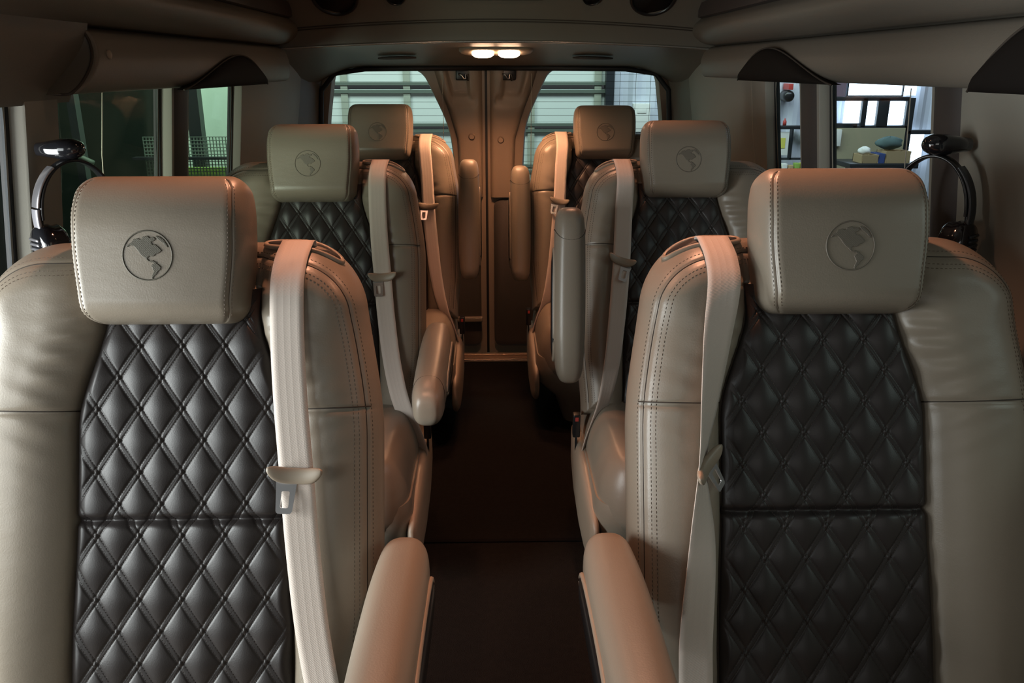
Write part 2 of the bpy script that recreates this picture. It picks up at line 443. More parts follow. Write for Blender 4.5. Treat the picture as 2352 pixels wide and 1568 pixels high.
def emblem_fn(material):
    def fn(parent):
        m = MB(); R = .037; cx, ct = -.004, -.008
        A = np.linspace(0, 2*pi, 73)[:-1]
        x = cx+R*np.cos(A); t = ct+R*np.sin(A)
        P = HR(x, t, hr_front(x, t)+.0002)
        nrm = np.array([0, -math.cos(HRA), math.sin(HRA)])
        rings = []
        for k in range(8):
            b = k*2*pi/8; r2 = .0012
            xx = cx+(R+r2*math.cos(b))*np.cos(A); tt = ct+(R+r2*math.cos(b))*np.sin(A)
            rings.append(HR(xx, tt, hr_front(xx, tt)+.0003+.0009*math.sin(b)))
        G = np.stack(rings+[rings[0]], 0); m.grid(G, wrap=True)
        n = 130; k = (np.arange(n)+.5)/n*2-1
        U, V = np.meshgrid(k, k)
        zx, zy = ZC[0]+U*ZC[2], ZC[1]-V*ZC[2]
        # emboidered land masses: a height field over the cells inside the outlines
        ins = (inpoly(zx, zy, NA_) | inpoly(zx, zy, GR_) | inpoly(zx, zy, SA_)) & (U**2+V**2 < .96)
        idx = -np.ones((n+1, n+1), int); vs = []; fs = []
        ge = (np.arange(n+1))/n*2-1
        def vid(j, i):
            if idx[j, i] < 0:
                idx[j, i] = len(vs); xx, tt = cx+R*ge[i], ct+R*ge[j]
                inner = ins[max(j-1, 0):j+1, max(i-1, 0):i+1].all()
                h = .0011 if inner else -.0002
                if inner: h += .00016*math.sin((i+j)*1.3)
                vs.append(HR(np.array(xx), np.array(tt), hr_front(np.array(xx), np.array(tt))+h))
            return idx[j, i]
        for j in range(n):
            for i in range(n):
                if ins[j, i]: fs.append((vid(j, i), vid(j, i+1), vid(j+1, i+1), vid(j+1, i)))
        m.add(vs, fs)
        return m.build('globe_emblem', material, parent, recalc=False)
    return fn

def cushion_mesh(parent):
    # x across, y from back (.10) to front (-.50), top surface z
    m = MB(); Y0, Y1 = .10, -.50
    s_ = (cosp(90, .6)*2-1)[None, :]; v = cosp(90, .6)[:, None]
    Y = Y0+(Y1-Y0)*v
    k = np.clip((-.38-Y)/.12, 0, 1); Wd = .315-.12*(1-np.sqrt(np.maximum(0, 1-k**2)))
    X = s_*Wd; YY = Y+0*X
    d = np.minimum(Wd-np.abs(X), Y0-YY+.02)
    df = YY-Y1
    g = np.sqrt(np.maximum(0, 1-(1-np.clip(d/.06, 0, 1))**2.2))*np.sqrt(np.maximum(0, 1-(1-np.clip(df/.09, 0, 1))**2.2))
    ax = np.abs(X)
    top = .135*g+.018*np.exp(-((ax-.23)/.06)**2)*g
    m.grid(np.stack([X, YY, .285+top-.02*(YY < -.3)*0], -1))
    m.grid(np.stack([X, YY, .285-.06*g], -1), flip=True)
    return m.build('cushion', LEATHER, parent, weld=2e-5)
def cushion_seam(parent):
    m = MB(); pts = []
    for a in np.linspace(0, 1, 61):
        ang = pi*a; x = .302*math.copysign(abs(math.cos(ang))**.42, math.cos(ang)); y = -.08-.405*abs(math.sin(ang))**.6
        pts.append((x, y, .318))
    m.tube(pts, .0045, 8)
    return m.build('cushion_piping', LEATHER, parent)
def base_mesh(parent):
    m = MB(); rings = []
    for z, w, y0, y1, r in ((.0, .20, .02, -.36, .05), (.03, .21, .03, -.37, .05), (.12, .24, .04, -.40, .06), (.20, .312, .07, -.46, .08), (.27, .325, .09, -.482, .09), (.315, .318, .085, -.475, .09)):
        rings.append([(x, (y0+y1)/2+y, z) for x, y in rrect(w, (y0-y1)/2, r, 8)])
    m.loft(rings)
    return m.build('seat_base', LEATHER, parent, ang=50)
def shield_fn(sg):
    def fn(parent):
        m = MB(); rings = []
        for y, zc, h, th in ((.14, .27, .05, .012), (.08, .25, .10, .018), (-.05, .235, .125, .022), (-.20, .22, .13, .022), (-.33, .215, .12, .020), (-.42, .22, .09, .015), (-.46, .23, .05, .008)):
            rings.append([(sg*(.322+dx), y, zc-.02+dz*.8) for dx, dz in sell(th, h, 3, 24)])
        m.loft(rings); return m.build('side_shield', PLAST, parent)
    return fn
def armrest_fn(sg, up, arm):
    def fn(parent):
        o = MB(); xc = sg*.372
        # along local axis l (0 = pivot, forward positive), height h
        prof = [(-.020, .018, .020, 0), (-.012, .030, .034, 0), (.01, .040, .046, -.002), (.05, .045, .052, -.006), (.13, .048, .054, -.006), (.23, .0485, .054, -.008), (.33, .0475, .055, -.012), (.40, .046, .056, -.016), (.440, .043, .052, -.018), (.462, .037, .043, -.020), (.473, .026, .030, -.022), (.476, .012, .014, -.022)]
        P = smooth_path([(a, b, c) for a, b, c, d in prof], 4)
        D = smooth_path([(a, d, 0) for a, b, c, d in prof], 4)
        rings = []
        for p, q in zip(P, D):
            rings.append([tr(xc+dx*.93, p[0], q[1]+dh) for dx, dh in sell(p[1], p[2], 2.7, 40)])
        o.loft(rings)
        return o.build('armrest', LEATHER, parent)
    def tr(x, l, h):
        if up:   # folded up beside the backrest
            y0, z0 = up[0], up[1]; a = math.radians(up[2])
            return (x, y0+l*math.sin(a)-h*math.cos(a)*1, z0+l*math.cos(a)+h*math.sin(a)*-1*-1)
        a = math.radians(arm[0]); l = l*arm[2]
        return (x, .055-l*math.cos(a), .650+arm[1]+l*math.sin(a)+h)
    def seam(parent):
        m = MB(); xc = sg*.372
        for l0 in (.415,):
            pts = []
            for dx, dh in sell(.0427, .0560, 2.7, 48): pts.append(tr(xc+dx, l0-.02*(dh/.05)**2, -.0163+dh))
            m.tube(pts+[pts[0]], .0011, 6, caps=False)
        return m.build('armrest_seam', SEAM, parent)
    def trim(parent):
        m = MB(); rings = []
        for l, r in ((-.006, .6), (.0, 1.0), (.008, 1.), (.012, .8)):
            rings.append([tr(sg*(.372+.0395+l), .20+dl*r, -.018+dh*r) for dl, dh in sell(.155, .021, 2.4, 36)])
        m.loft(rings); return m.build('armrest_trim', BLACKP, parent)
    def ring(parent):
        m = MB(); pts = [tr(sg*(.372+.0435), .20+dl, -.018+dh) for dl, dh in sell(.160, .026, 2.4, 48)]
        m.tube(pts+[pts[0]], .0045, 8, caps=False); return m.build('armrest_bezel', PLAST, parent)
    return fn, seam, trim, ring

def seat(name, x, y, side, label, rz=0, up=None, belt=None, row1=False, dz=0, globe=None, hz=0, arm=(4, 0, 1)):
    sg = 1 if side == 'L' else -1
    root = empty(name, (x, y, dz), rz)
    tag(root, label, 'seat')
    XO[0] = sg*.020; sx_ = str(sg)
    br = put('br'+sx_, 'backrest', backrest_mesh, root)
    qp = put('qp'+sx_, 'quilted_panel', panel_mesh, root); tag(qp, 'dark diamond quilted leather panel')
    put('qs'+sx_, 'quilt_stitching', quilt_stitches, qp)
    for q in (-1, 1):
        for w_, of in enumerate(((.030, .037), (.012,))): put('es%s%d%d' % (sx_, q, w_), 'edge_stitching', lambda p: edge_stitches(p, q, of), br)
        put('sc%s%d' % (sx_, q), 'seam', lambda p: seam_cords(p, q), br)
    hr = put('hr', 'headrest', headrest_mesh, root)
    hr.location = (0, hz*SA, hz*CA)
    for q in (-1, 1): put('hs%d' % q, 'headrest_stitching', lambda p: headrest_stitches(p, q), hr)
    em = put('em'+str(globe), 'globe_emblem', emblem_fn(EMBROID if globe == 'dark' else EMBOSS), hr)
    tag(em, 'round globe emblem with the Americas')
    for sx in (-.06, .06): m = MB(); m.tube([BR(np.array(sx), np.array(.68), np.array(.02)), HR(np.array(sx), np.array(-.05), np.array(0.))], .006); m.build('headrest_post', CHROME, root)
    cu = put('cu', 'cushion', cushion_mesh, root); put('cs', 'cushion_piping', cushion_seam, cu)
    put('ba', 'seat_base', base_mesh, root); put('sh%d' % sg, 'side_shield', shield_fn(sg), root)
    fn, seam, trim, ring = armrest_fn(sg, up, arm)
    ar = fn(root); seam(ar); t_ = trim(ar); tag(t_, 'black recessed trim'); ring(ar)
    # ---- belt slot bezel on the top of the aisle shoulder
    m = MB(); xs = sg*.205
    def top(dx, dn, dt):   # point over the shoulder top
        xx = xs+dx; k = np.clip((abs(xx)-(.298-.105))/.105, 0, 1); tt = BH-.105+.105*math.sqrt(max(0, 1-k*k))
        F, R_ = (.080, .066) if dn > 0 else (.065, .05)
        dd = R_*(1-(1-min(1, (dn/F)**2))**(1/2.3))
        return BR(np.array(xx), np.array(tt-dd+dt), np.array(dn))
    ol = [top(dx, dn+.012, .0015) for dx, dn in sell(.062, .017, 2.6, 40)]
    m.tube(ol+[ol[0]], .0045, 8, caps=False)
    m.build('belt_guide', PLAST, root)
    m = MB(); r1 = [top(dx, dn+.012, .0048) for dx, dn in sell(.059, .0145, 2.6, 40)]; r2 = [top(dx, dn+.012, -.004) for dx, dn in sell(.057, .013, 2.6, 40)]
    m.loft([r2, r1]); tag(m.build('belt_slot', RUBBER, root), 'black slot the belt comes out of')
    # ---- belt
    pts = belt['path']; P = smooth_path([(sg*a, b, c) for a, b, c, d in pts], 10)
    ang = smooth_path([(d, 0, 0) for a, b, c, d in pts], 10)
    wl = BR(np.array([p[0] for p in P]), np.array([p[1] for p in P]), np.array([p[2] for p in P]))
    V = [Vector(q) for q in wl]; sides = []
    for i in range(len(V)):
        tt = (V[min(i+1, len(V)-1)]-V[max(i-1, 0)]).normalized()
        xd = Vector((1, 0, 0)); xd = (xd-tt*xd.dot(tt)).normalized()
        q = Matrix.Rotation(math.radians(ang[i][0])*sg, 3, tt) @ xd; sides.append(q)
    m = MB(); m.ribbon(V, sides, .052)
    bo = m.build('seat_belt', WEB, root, recalc=False)
    uvl = bo.data.uv_layers.new(name='UVMap'); n = 14; L = [0]
    for i in range(1, len(V)): L.append(L[-1]+(V[i]-V[i-1]).length)
    K = 6
    for poly in bo.data.polygons:
        for li in poly.loop_indices:
            vi = bo.data.loops[li].vertex_index; i, k = divmod(vi, n)
            u = k/K if k <= K else (2*K+1-k)/K
            uvl.data[li].uv = (u, L[i])
    # ---- tongue
    i0 = belt['tongue']*10; c = V[i0]; tt = (V[i0+1]-V[i0-1]).normalized(); sd = sides[i0]; nn = sd.cross(tt).normalized()
    if nn.y > 0: nn = -nn
    tr_ = math.radians(belt.get('roll', 0)); 
    if belt.get('tyaw'): sd = Matrix.Rotation(math.radians(belt['tyaw'])*sg, 3, tt) @ sd; nn = sd.cross(tt).normalized(); nn = -nn if nn.y > 0 else nn
    sd = Matrix.Rotation(tr_, 3, nn) @ sd; dn = nn.cross(sd).normalized()
    if dn.z > 0: dn = -dn
    m = MB(); rings = []
    for k in range(25):
        a = k/24*2-1; e = 1-abs(a)**6*.75
        ctr = c+sd*a*.042+nn*(.004+.012*a*a)-dn*(.009*a*a*abs(a)-.002)
        rings.append([ctr+dn*dx*e+nn*dh*e for dx, dh in sell(.0125, .0065, 2.6, 16)])
    m.loft(rings); tg = m.build('belt_tongue', PLAST, root)
    m = MB(); ou = rrect(.0125, .025, .005, 5); inn = rrect(.0062, .0125, .0025, 5); off = belt.get('tip', -.012)
    def pp(a, b, h):
        wd = 1+.35*max(0, (-b-.012)/.014)*0+(.45*sstep(-.012, -.026, b) if True else 0)
        return c+sd*(off+a*wd)+dn*(.034+b)+nn*(.006+h+.004*b/.02)
    n = len(ou)
    v = [pp(a, b, 0) for a, b in ou]+[pp(a, b, 0) for a, b in [(q[0], q[1]+.004) for q in inn]]+[pp(a, b, -.002) for a, b in ou]+[pp(a, b, -.002) for a, b in [(q[0], q[1]+.004) for q in inn]]
    f = []
    for i in range(n):
        j = (i+1) % n
        f += [(i, j, n+j, n+i), (2*n+j, 2*n+i, 3*n+i, 3*n+j), (i, 2*n+i, 2*n+j, j), (n+i, n+j, 3*n+j, 3*n+i)]
    m.add(v, f); lt = m.build('latch_plate', STEEL, tg, smooth=False); tag(lt, 'steel latch plate with a slot')
    # ---- buckle on its stalk beside the cushion
    m = MB(); m.box((sg*.338-.011, -.065, .33), (sg*.338+.011, -.035, .405)); bk = m.build('buckle', BLACKP, root, bevel=.004)
    m = MB(); m.box((sg*.338-.005, -.067, .385), (sg*.338+.005, -.0645, .398)); m.build('release_button', RED, bk, bevel=.001)
    m = MB(); m.box((sg*.338-.003, -.060, .22), (sg*.338+.003, -.044, .335)); m.build('buckle_stalk', BLACKP, root, bevel=.001)
    return root
# belt paths: (inner x, height t, forward n, twist degrees) in the backrest's frame
BELT_A = dict(path=[(.198, .755, .000, 0), (.197, .7755, .010, 0), (.196, .773, .030, 0), (.195, .750, .068, 0), (.195, .705, .088, 0), (.197, .60, .092, 0), (.203, .50, .094, 0), (.212, .400, .096, 0), (.222, .28, .096, 0), (.240, .14, .098, 2), (.268, .02, .098, 8), (.315, -.10, .06, 30), (.318, -.165, .005, 60)], tongue=7, roll=-8, tip=-.014)
BELT_B = dict(path=[(.190, .755, .000, 0), (.189, .7755, .010, 0), (.188, .773, .030, 0), (.187, .750, .068, 0), (.190, .705, .092, 3), (.204, .60, .100, 24), (.219, .50, .106, 48), (.232, .405, .110, 64), (.234, .28, .108, 28), (.244, .14, .102, 4), (.250, .02, .098, 0), (.285, -.10, .06, 5), (.318, -.165, .005, 60)], tongue=7, roll=38, tyaw=-14, tip=.018)
BELT_C = dict(path=[(.190, .755, .000, 0), (.189, .7755, .010, 0), (.188, .773, .030, 0), (.187, .750, .068, 0), (.187, .705, .088, 0), (.194, .60, .092, 0), (.203, .445, .094, 0), (.210, .360, .094, 0), (.220, .26, .094, 10), (.235, .14, .094, 20), (.262, .02, .092, 40), (.310, -.10, .06, 60), (.318, -.165, .005, 60)], tongue=7, roll=4, tip=-.018)
BELT_C6 = dict(BELT_C, tongue=6, roll=-6); 
BELT_D = dict(BELT_C, tongue=6, roll=-14, tip=.018)
BELT_E = dict(BELT_A, roll=-2)

seat('captain_seat', -.530, 1.10, 'L', 'beige leather captain seat nearest at left, quilted black back, dark stitched globe on headrest', belt=BELT_A, globe='dark')
seat('captain_seat', .536, 1.10, 'R', 'beige leather captain seat nearest at right, belt twisted edge-on beside dark quilted back', belt=BELT_B, globe='dark2', hz=.006, dz=.004)
seat('captain_seat', -.557, 2.36, 'L', 'middle-row beige seat at left, armrest folded down over the aisle', belt=BELT_E, globe='soft', arm=(-3, -.026, 1.04))
seat('captain_seat', .572, 2.36, 'R', 'middle-row beige seat at right, armrest folded up in front of its shoulder', belt=BELT_D, up=(-.13, .56, 8), globe='soft', hz=.010)
seat('captain_seat', -.488, 3.40, 'L', 'rear-row beige seat at left in front of the rear door, armrest upright, copper-lit headrest', belt=BELT_C6, up=(-.02, .58, 14), globe='soft', hz=.018)
seat('captain_seat', .474, 3.52, 'R', 'rear-row beige seat at right in front of the rear door, armrest upright, smallest headrest', belt=BELT_C6, up=(-.02, .54, 14), globe='soft', hz=.006)

# ================================================================== SHELL
# floor
m = MB(); m.box((-1.0, -.8, -.04), (1.0, 3.93, 0)); tag(m.build('floor', CARPET, smooth=False), kind='structure')
m = MB(); m.box((-.9, 2.245, 0), (.9, 2.262, .004)); tag(m.build('trim_1', MATTE, bevel=.002), kind='structure')
m = MB(); m.box((-.9, 3.90, 0), (.9, 4.0, .012)); m.box((-.9, 3.965, .012), (.9, 3.99, .022)); m.box((-.9, 3.90, .012), (.9, 3.912, .018))
tag(m.build('threshold_plate', SILLM, bevel=.003), 'copper-lit ribbed metal threshold strip at the foot of the rear doors', 'threshold')

def wx(z): return .93-.08*(z-.75)/.65
def side_wall(sg, name, holes, y0=-.8, y1=4.12):
    m = MB(); N = len(holes)
    outer = [(y0, .35), (y1, .35), (y1, 1.56), (y0, 1.56)]
    rings = []
    for (a, b, c, d, r) in holes:
        rings.append([((a+b)/2+p, (c+d)/2+q) for p, q in rrect((b-a)/2, (d-c)/2, r, 8)])
    polys = [[Vector((p[0], p[1], 0)) for p in outer]]+[[Vector((p[0], p[1], 0)) for p in reversed(r)] for r in rings]
    tri = tessellate_polygon(polys); flat = [p for poly in polys for p in poly]
    m.add([(sg*wx(p.y), p.x, p.y) for p in flat], [tuple(t) for t in tri])
    for r in rings:        # jambs, with a rolled inner lip
        G = []
        for dx, ins in ((0, 0), (.005, .003), (.030, .006), (.031, .02)):
            cy = sum(p[0] for p in r)/len(r); cz = sum(p[1] for p in r)/len(r)
            G.append([(sg*(wx(q)+dx), p-ins*np.sign(p-cy), q-ins*np.sign(q-cz)) for p, q in r])
        m.grid(G, wrap=True)
    # lower wall
    prof = [(wx(.35), .35), (.98, .2), (.975, .0)]
    m.grid([[(sg*x, y0, z) for x, z in prof], [(sg*x, y1, z) for x, z in prof]])
    w = m.build(name, WALLM, ang=35); tag(w, kind='structure')
    return w
HL = [(-.75, .16, .74+.02, 1.40, .08), (.25, 1.57, .42, 1.43, .10), (1.688, 2.29, .90, 1.42, .06), (2.417, 2.93, .93, 1.42, .10)]  # second opening shaped extra low to let side light onto the seat
HRr = [(.20, 1.18, .86, 1.43, .10), (1.69, 2.29, .90, 1.42, .06), (2.435, 2.75, .93, 1.42, .08)]
side_wall(-1, 'wall_left', HL); side_wall(1, 'wall_right', HRr)
wn = 0
for sg, hs, gl in ((-1, HL, GLASS_L), (1, HRr, GLASS_R)):
    for hi, (a, b, c, d, r) in enumerate(hs):
        wn += 1
        if hi < 2 and sg < 0 and b < 1.6: gl_ = GLASS_R
        else: gl_ = gl
        ring = [((a+b)/2+p, (c+d)/2+q) for p, q in rrect((b-a)/2, (d-c)/2, r, 8)]
        inner = [((a+b)/2+p, (c+d)/2+q) for p, q in rrect((b-a)/2-.014, (d-c)/2-.014, r*.7, 8)]
        m = MB()
        G = [[(sg*(wx(q)+dx), p, q) for p, q in rg] for dx, rg in ((.027, ring), (.027, inner), (.043, inner), (.043, ring), (.027, ring))]
        m.grid(G, wrap=True); fr = m.build('window_%d' % wn, RUBBER, ang=40); tag(fr, kind='structure')
        m = MB(); n = len(inner)
        v = [(sg*(wx(q)+.033), p, q) for p, q in inner]+[(sg*(wx(q)+.037), p, q) for p, q in inner]
        m.add(v, [tuple(range(n)), tuple(range(2*n-1, n-1, -1))]+[(i, (i+1) % n, n+(i+1) % n, n+i) for i in range(n)])
        m.build('pane', gl_, fr, smooth=False)
# dark pillar covers beside the side windows
def pillar(sg, y0, y1, name, mt):
    m = MB(); G = []
    for z in np.linspace(.80, 1.50, 12):
        row = []
        for k in range(9):
            a = k/8; row.append((sg*(wx(z)-.010*math.sin(pi*a)**.5), y0+(y1-y0)*a, z))
        G.append(row)
    m.grid(G); o = m.build(name, mt); tag(o, kind='structure'); return o
pillar(-1, 2.305, 2.405, 'trim_2', WALLD); pillar(1, 2.305, 2.425, 'trim_3', WALLD); pillar(1, 1.58, 1.68, 'trim_4', WALLD)

# roof: side soffits, valances, raised ceiling
def sweep(prof, y0, y1, sg, name, mt, ny=2, fn=None, caps=False):
    m = MB(); G = []
    for y in np.linspace(y0, y1, ny):
        G.append([(sg*(x), y, z) if fn is None else fn(x, y, z) for x, z in prof])
    m.grid(G)
    if caps:
        for row in (G[0], G[-1]): m.add(row, [tuple(range(len(row)))])
    return m.build(name, mt, ang=60)
SOF = [tuple(p)[:2] for p in smooth_path([(.86, 1.44, 0), (.835, 1.475, 0), (.80, 1.482, 0), (.770, 1.492, 0), (.745, 1.510, 0), (.733, 1.53, 0), (.735, 1.550, 0), (.750, 1.566, 0), (.757, 1.572, 0)], 6)]
SOF2 = [tuple(p)[:2] for p in smooth_path([(.757, 1.628, 0), (.748, 1.634, 0), (.725, 1.66, 0), (.68, 1.72, 0), (.60, 1.785, 0), (.40, 1.83, 0), (0, 1.85, 0)], 6)]
for sg, nm in ((-1, 'left'), (1, 'right')):
    o = sweep(SOF, -.8, 3.34, sg, 'trim_%d' % (5 if sg < 0 else 6), HEAD, 30); tag(o, kind='structure')
    m = MB(); m.add([], [])
    P = [(.757, 1.572), (.742, 1.576), (.738, 1.600), (.742, 1.624), (.757, 1.628)]
    o = sweep(P, -.8, 3.33, sg, 'trim_%d' % (7 if sg < 0 else 8), WALLD, 2); tag(o, kind='structure')
# trim that closes the corner between the roof ledge and the left wall in front of the valance
m = MB(); FL = [tuple(p)[:2] for p in smooth_path([(.800, 1.484, 0), (.808, 1.455, 0), (.824, 1.42, 0), (.842, 1.38, 0), (wx(1.345)-.001, 1.345, 0), (wx(1.335)+.003, 1.335, 0)], 5)]
m.grid([[(-(x+(wx(z)-x)*sstep(1.15, .75, y)), y, z) for x, z in FL] for y in np.linspace(.3, 1.74, 20)])
tag(m.build('trim_20', HEAD), kind='structure')
m = MB(); prof = [(-x, z) for x, z in SOF2]+[(x, z) for x, z in SOF2[::-1]][1:]
m.grid([[(x, y, z) for x, z in prof] for y in np.linspace(-.8, 3.4, 12)])
tag(m.build('ceiling', HEAD), kind='structure')
# rear raised panel
def rp(x, s_):   # s 0 bottom -> 1 top
    z0 = 1.497-.027*(abs(x)/.82)**2
    y = 3.30-.02*s_-.36*s_**1.6; z = z0+.36*s_
    return (x, y, z)
m = MB(); m.grid([[rp(x, s_) for x in np.linspace(-.86, .86, 60)] for s_ in np.linspace(0, 1, 40)])
o = m.build('wall_rear', HEAD); tag(o, kind='structure')
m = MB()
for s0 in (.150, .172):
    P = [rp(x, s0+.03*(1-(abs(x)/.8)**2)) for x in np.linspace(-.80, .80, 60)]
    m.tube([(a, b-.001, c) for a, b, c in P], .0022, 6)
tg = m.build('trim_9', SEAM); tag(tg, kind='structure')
m = MB(); P = [rp(x, 0) for x in np.linspace(-.83, .83, 60)]; m.tube([(a, b-.004, c-.004) for a, b, c in P], .0045, 8)
tag(m.build('trim_10', mat('bright_strip', (.5, .5, .47), .25, metal=.8)), kind='structure')
# header between the raised roof and the rear doors
def header(x, s_):
    z0 = 1.497-.027*(abs(x)/.82)**2-.006
    a = min(abs(x)/.9, 1)
    z1 = 1.408-.006*a**2-.13*max(0, (a-.66)/.34)**2.0
    k = s_; bul = .012*math.sin(pi*s_)
    return (x, 3.30+.70*s_, z0+(z1-z0)*k**1.1+bul)
m = MB(); m.grid([[header(x, s_) for x in np.linspace(-.88, .88, 90)] for s_ in np.linspace(0, 1, 24)])
# down-turned lip
m.grid([[header(x, 1) for x in np.linspace(-.88, .88, 90)], [(header(x, 1)[0], 4.012, header(x, 1)[2]+.004) for x in np.linspace(-.88, .88, 90)], [(header(x, 1)[0], 4.012, header(x, 1)[2]+.08) for x in np.linspace(-.88, .88, 90)]])
tag(m.build('trim_11', HEAD, weld=1e-4), kind='structure')
# rear body pillars either side of the door opening
for sg, k in ((-1, 12), (1, 13)):
    m = MB(); G = []
    for z in np.linspace(.0, 1.42, 20):
        G.append([(sg*x, y, z) for x, y in ((.93, 3.70), (.915-.06*(z/1.4)**3, 3.80), (.895-.06*(z/1.4)**3, 3.92), (.865-.055*(z/1.4)**3, 3.99), (.850-.05*(z/1.4)**3, 4.012), (.850-.05*(z/1.4)**3, 4.08))])
    m.grid(G); tag(m.build('trim_%d' % k, HEAD), kind='structure')
    m = MB(); m.tube([(sg*(.845-.05*(z/1.4)**3), 4.008, z) for z in np.linspace(.05, 1.30, 12)]+[(sg*(.74), 4.008, 1.375), (sg*.6, 4.008, 1.395), (0, 4.008, 1.40)], .012, 10)
    tag(m.build('trim_%d' % (k+2), RUBBER), kind='structure')

# valances
def valance(sg, y0, y1, label, fins):
    root = empty('window_valance', (sg*.80, (y0+y1)/2, 1.42)); tag(root, label, 'valance', 'padded valances above the side windows')
    off = Vector(root.location); VUP = .018 if sg > 0 else .004
    prof = smooth_path([(.848, 1.474, 0), (.820, 1.476, 0), (.800, 1.466, 0), (.788, 1.44, 0), (.782, 1.405, 0), (.786, 1.370, 0), (.797, 1.352, 0), (.812, 1.348, 0), (.845, 1.350, 0)], 5)
    G = []
    for y in np.concatenate([y0+.10*(1-np.cos(np.linspace(0, pi/2, 14))), np.linspace(y0+.10, y1-.02, 60)[1:]]):
        e = min(1, (y-y0)/.10); row = []
        sh = 1-.0*e
        for p in prof:
            zz = p[1]+VUP*max(0, min(1, (1.46-p[1])/.06)); xx = p[0]
            # near end sweeps back towards its lower corner
            yy = y
            if e < 1: yy = y; 
            r = math.sqrt(max(0, 1-(1-min(1, (y-y0)/.014))**2))
            xx = .85-(.85-xx)*max(.02, r)
            row.append((sg*xx-off.x, yy-off.y+(.10*math.sin(min(1.9, max(0, (zz-1.35)/.125)*1.9)))*(1-min(1, (y-y0)/.25)), zz-off.z))
        G.append(row)
    m = MB(); m.grid(G); body = m.build('valance_panel', HEAD, root)
    body.data.materials[0] = HEAD
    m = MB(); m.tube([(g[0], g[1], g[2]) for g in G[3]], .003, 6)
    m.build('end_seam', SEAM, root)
    for (a, b, flip, hgt) in fins:
        m = MB(); rings = []
        n = 40
        for k in range(n+1):
            s_ = k/n; y = a+(b-a)*s_; u = 1-s_ if flip else s_
            # asymmetric hump: long rise, short fall
            h = hgt*(math.sin(pi*min(1, (u**1.55)))**.85 if u < 1 else 0)
            zb = 1.344+VUP; row = []
            for j in range(9):
                q = j/8; z = zb+h*q
                xs = .776-.014*math.sin(pi*min(1, q))**.6*min(1, h/.03)-(.0 if q > .3 else 0)
                row.append((sg*xs-off.x, y-off.y, z-off.z))
            row += [(sg*.80-off.x, y-off.y, zb+h-off.z), (sg*.80-off.x, y-off.y, zb-off.z)]
            rings.append(row)
        m.loft(rings, caps=False); m.build('dark_fin', FINM, root)
        m = MB()
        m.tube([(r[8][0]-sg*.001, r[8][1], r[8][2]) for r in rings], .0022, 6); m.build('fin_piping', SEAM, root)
    if sg < 0:
        m = MB(); m.loft([[(sg*(.783-dd)-off.x, y0+.145+p*r-off.y, 1.425+q*r-off.z) for p, q in sell(.009, .009, 2, 16)] for dd, r in ((-.004, 1), (.002, 1), (.004, .6))])
        m.build('button', PLAST, root)
    return root
FINM = mat('dark_brown_vinyl', (.010, .008, .007), .75, spec=.12, bump=.2, bscale=300, bdist=.0006)
valance(-1, 1.63, 3.34, 'taupe padded valance over the left windows, rounded near end with a button', [(2.15, 2.95, False, .088)])
valance(1, .55, 3.34, 'taupe padded valance over the right windows, with two dark humps', [(2.00, 2.78, False, .092), (.85, 1.42, False, .11)])

# speakers in the raised panel
def disc_on_panel(x, s_, r, name, label, cat, grp=None, col=BLACKP):
    p = Vector(rp(x, s_)); q = Vector(rp(x, s_+.02)); up = (q-p).normalized(); nrm = Vector((1, 0, 0)).cross(up)
    if nrm.y > 0: nrm = -nrm
    root = empty(name, p); tag(root, label, cat, grp)
    rgs = []
    for rr, h in ((1.0, -.002), (1.0, .006), (.96, .010), (.90, .009), (.86, .004), (.5, .002), (.02, .003)):
        rgs.append([Vector((1, 0, 0))*r*rr*math.cos(a)+up*r*rr*math.sin(a)+nrm*h for a in np.linspace(0, 2*pi, 41)[:-1]])
    m = MB(); m.loft(rgs[:5], caps=False); m.build('bezel', col, root)
    m = MB(); m.loft(rgs[4:]); m.build('grille', RUBBER, root)
    return root
G1 = 'round black speakers in the raised rear roof panel'
disc_on_panel(-.575, .44, .085, 'speaker', 'large round black speaker at the top edge of the photo, left of centre', 'speaker', G1)
disc_on_panel(.565, .44, .085, 'speaker', 'large round black speaker at the top edge of the photo, right of centre', 'speaker', G1)
disc_on_panel(-.36, .42, .035, 'roof_knob', 'small round black fitting beside the large speaker, left of centre', 'knob')
disc_on_panel(.345, .42, .035, 'roof_knob', 'small round black fitting beside the large speaker, right of centre', 'knob')
m = MB(); G = []
P0 = Vector(rp(0, .42))
ring = rrect(.19, .03, .02, 6); up = (Vector(rp(0, .44))-P0).normalized(); nrm = Vector((0, -abs(up.z), up.y*1)).normalized()
if nrm.y > 0: nrm = -nrm
m.loft([[Vector((a*k, 0, 0))+up*(b*k+.012)+nrm*h for a, b in ring] for k, h in ((1, -.01), (1, .004), (.97, .008), (.9, .004))])
sc = m.build('screen_housing', BLACKP); sc.location = P0; tag(sc, 'long black slot-shaped housing at the top centre between the speakers', 'housing')

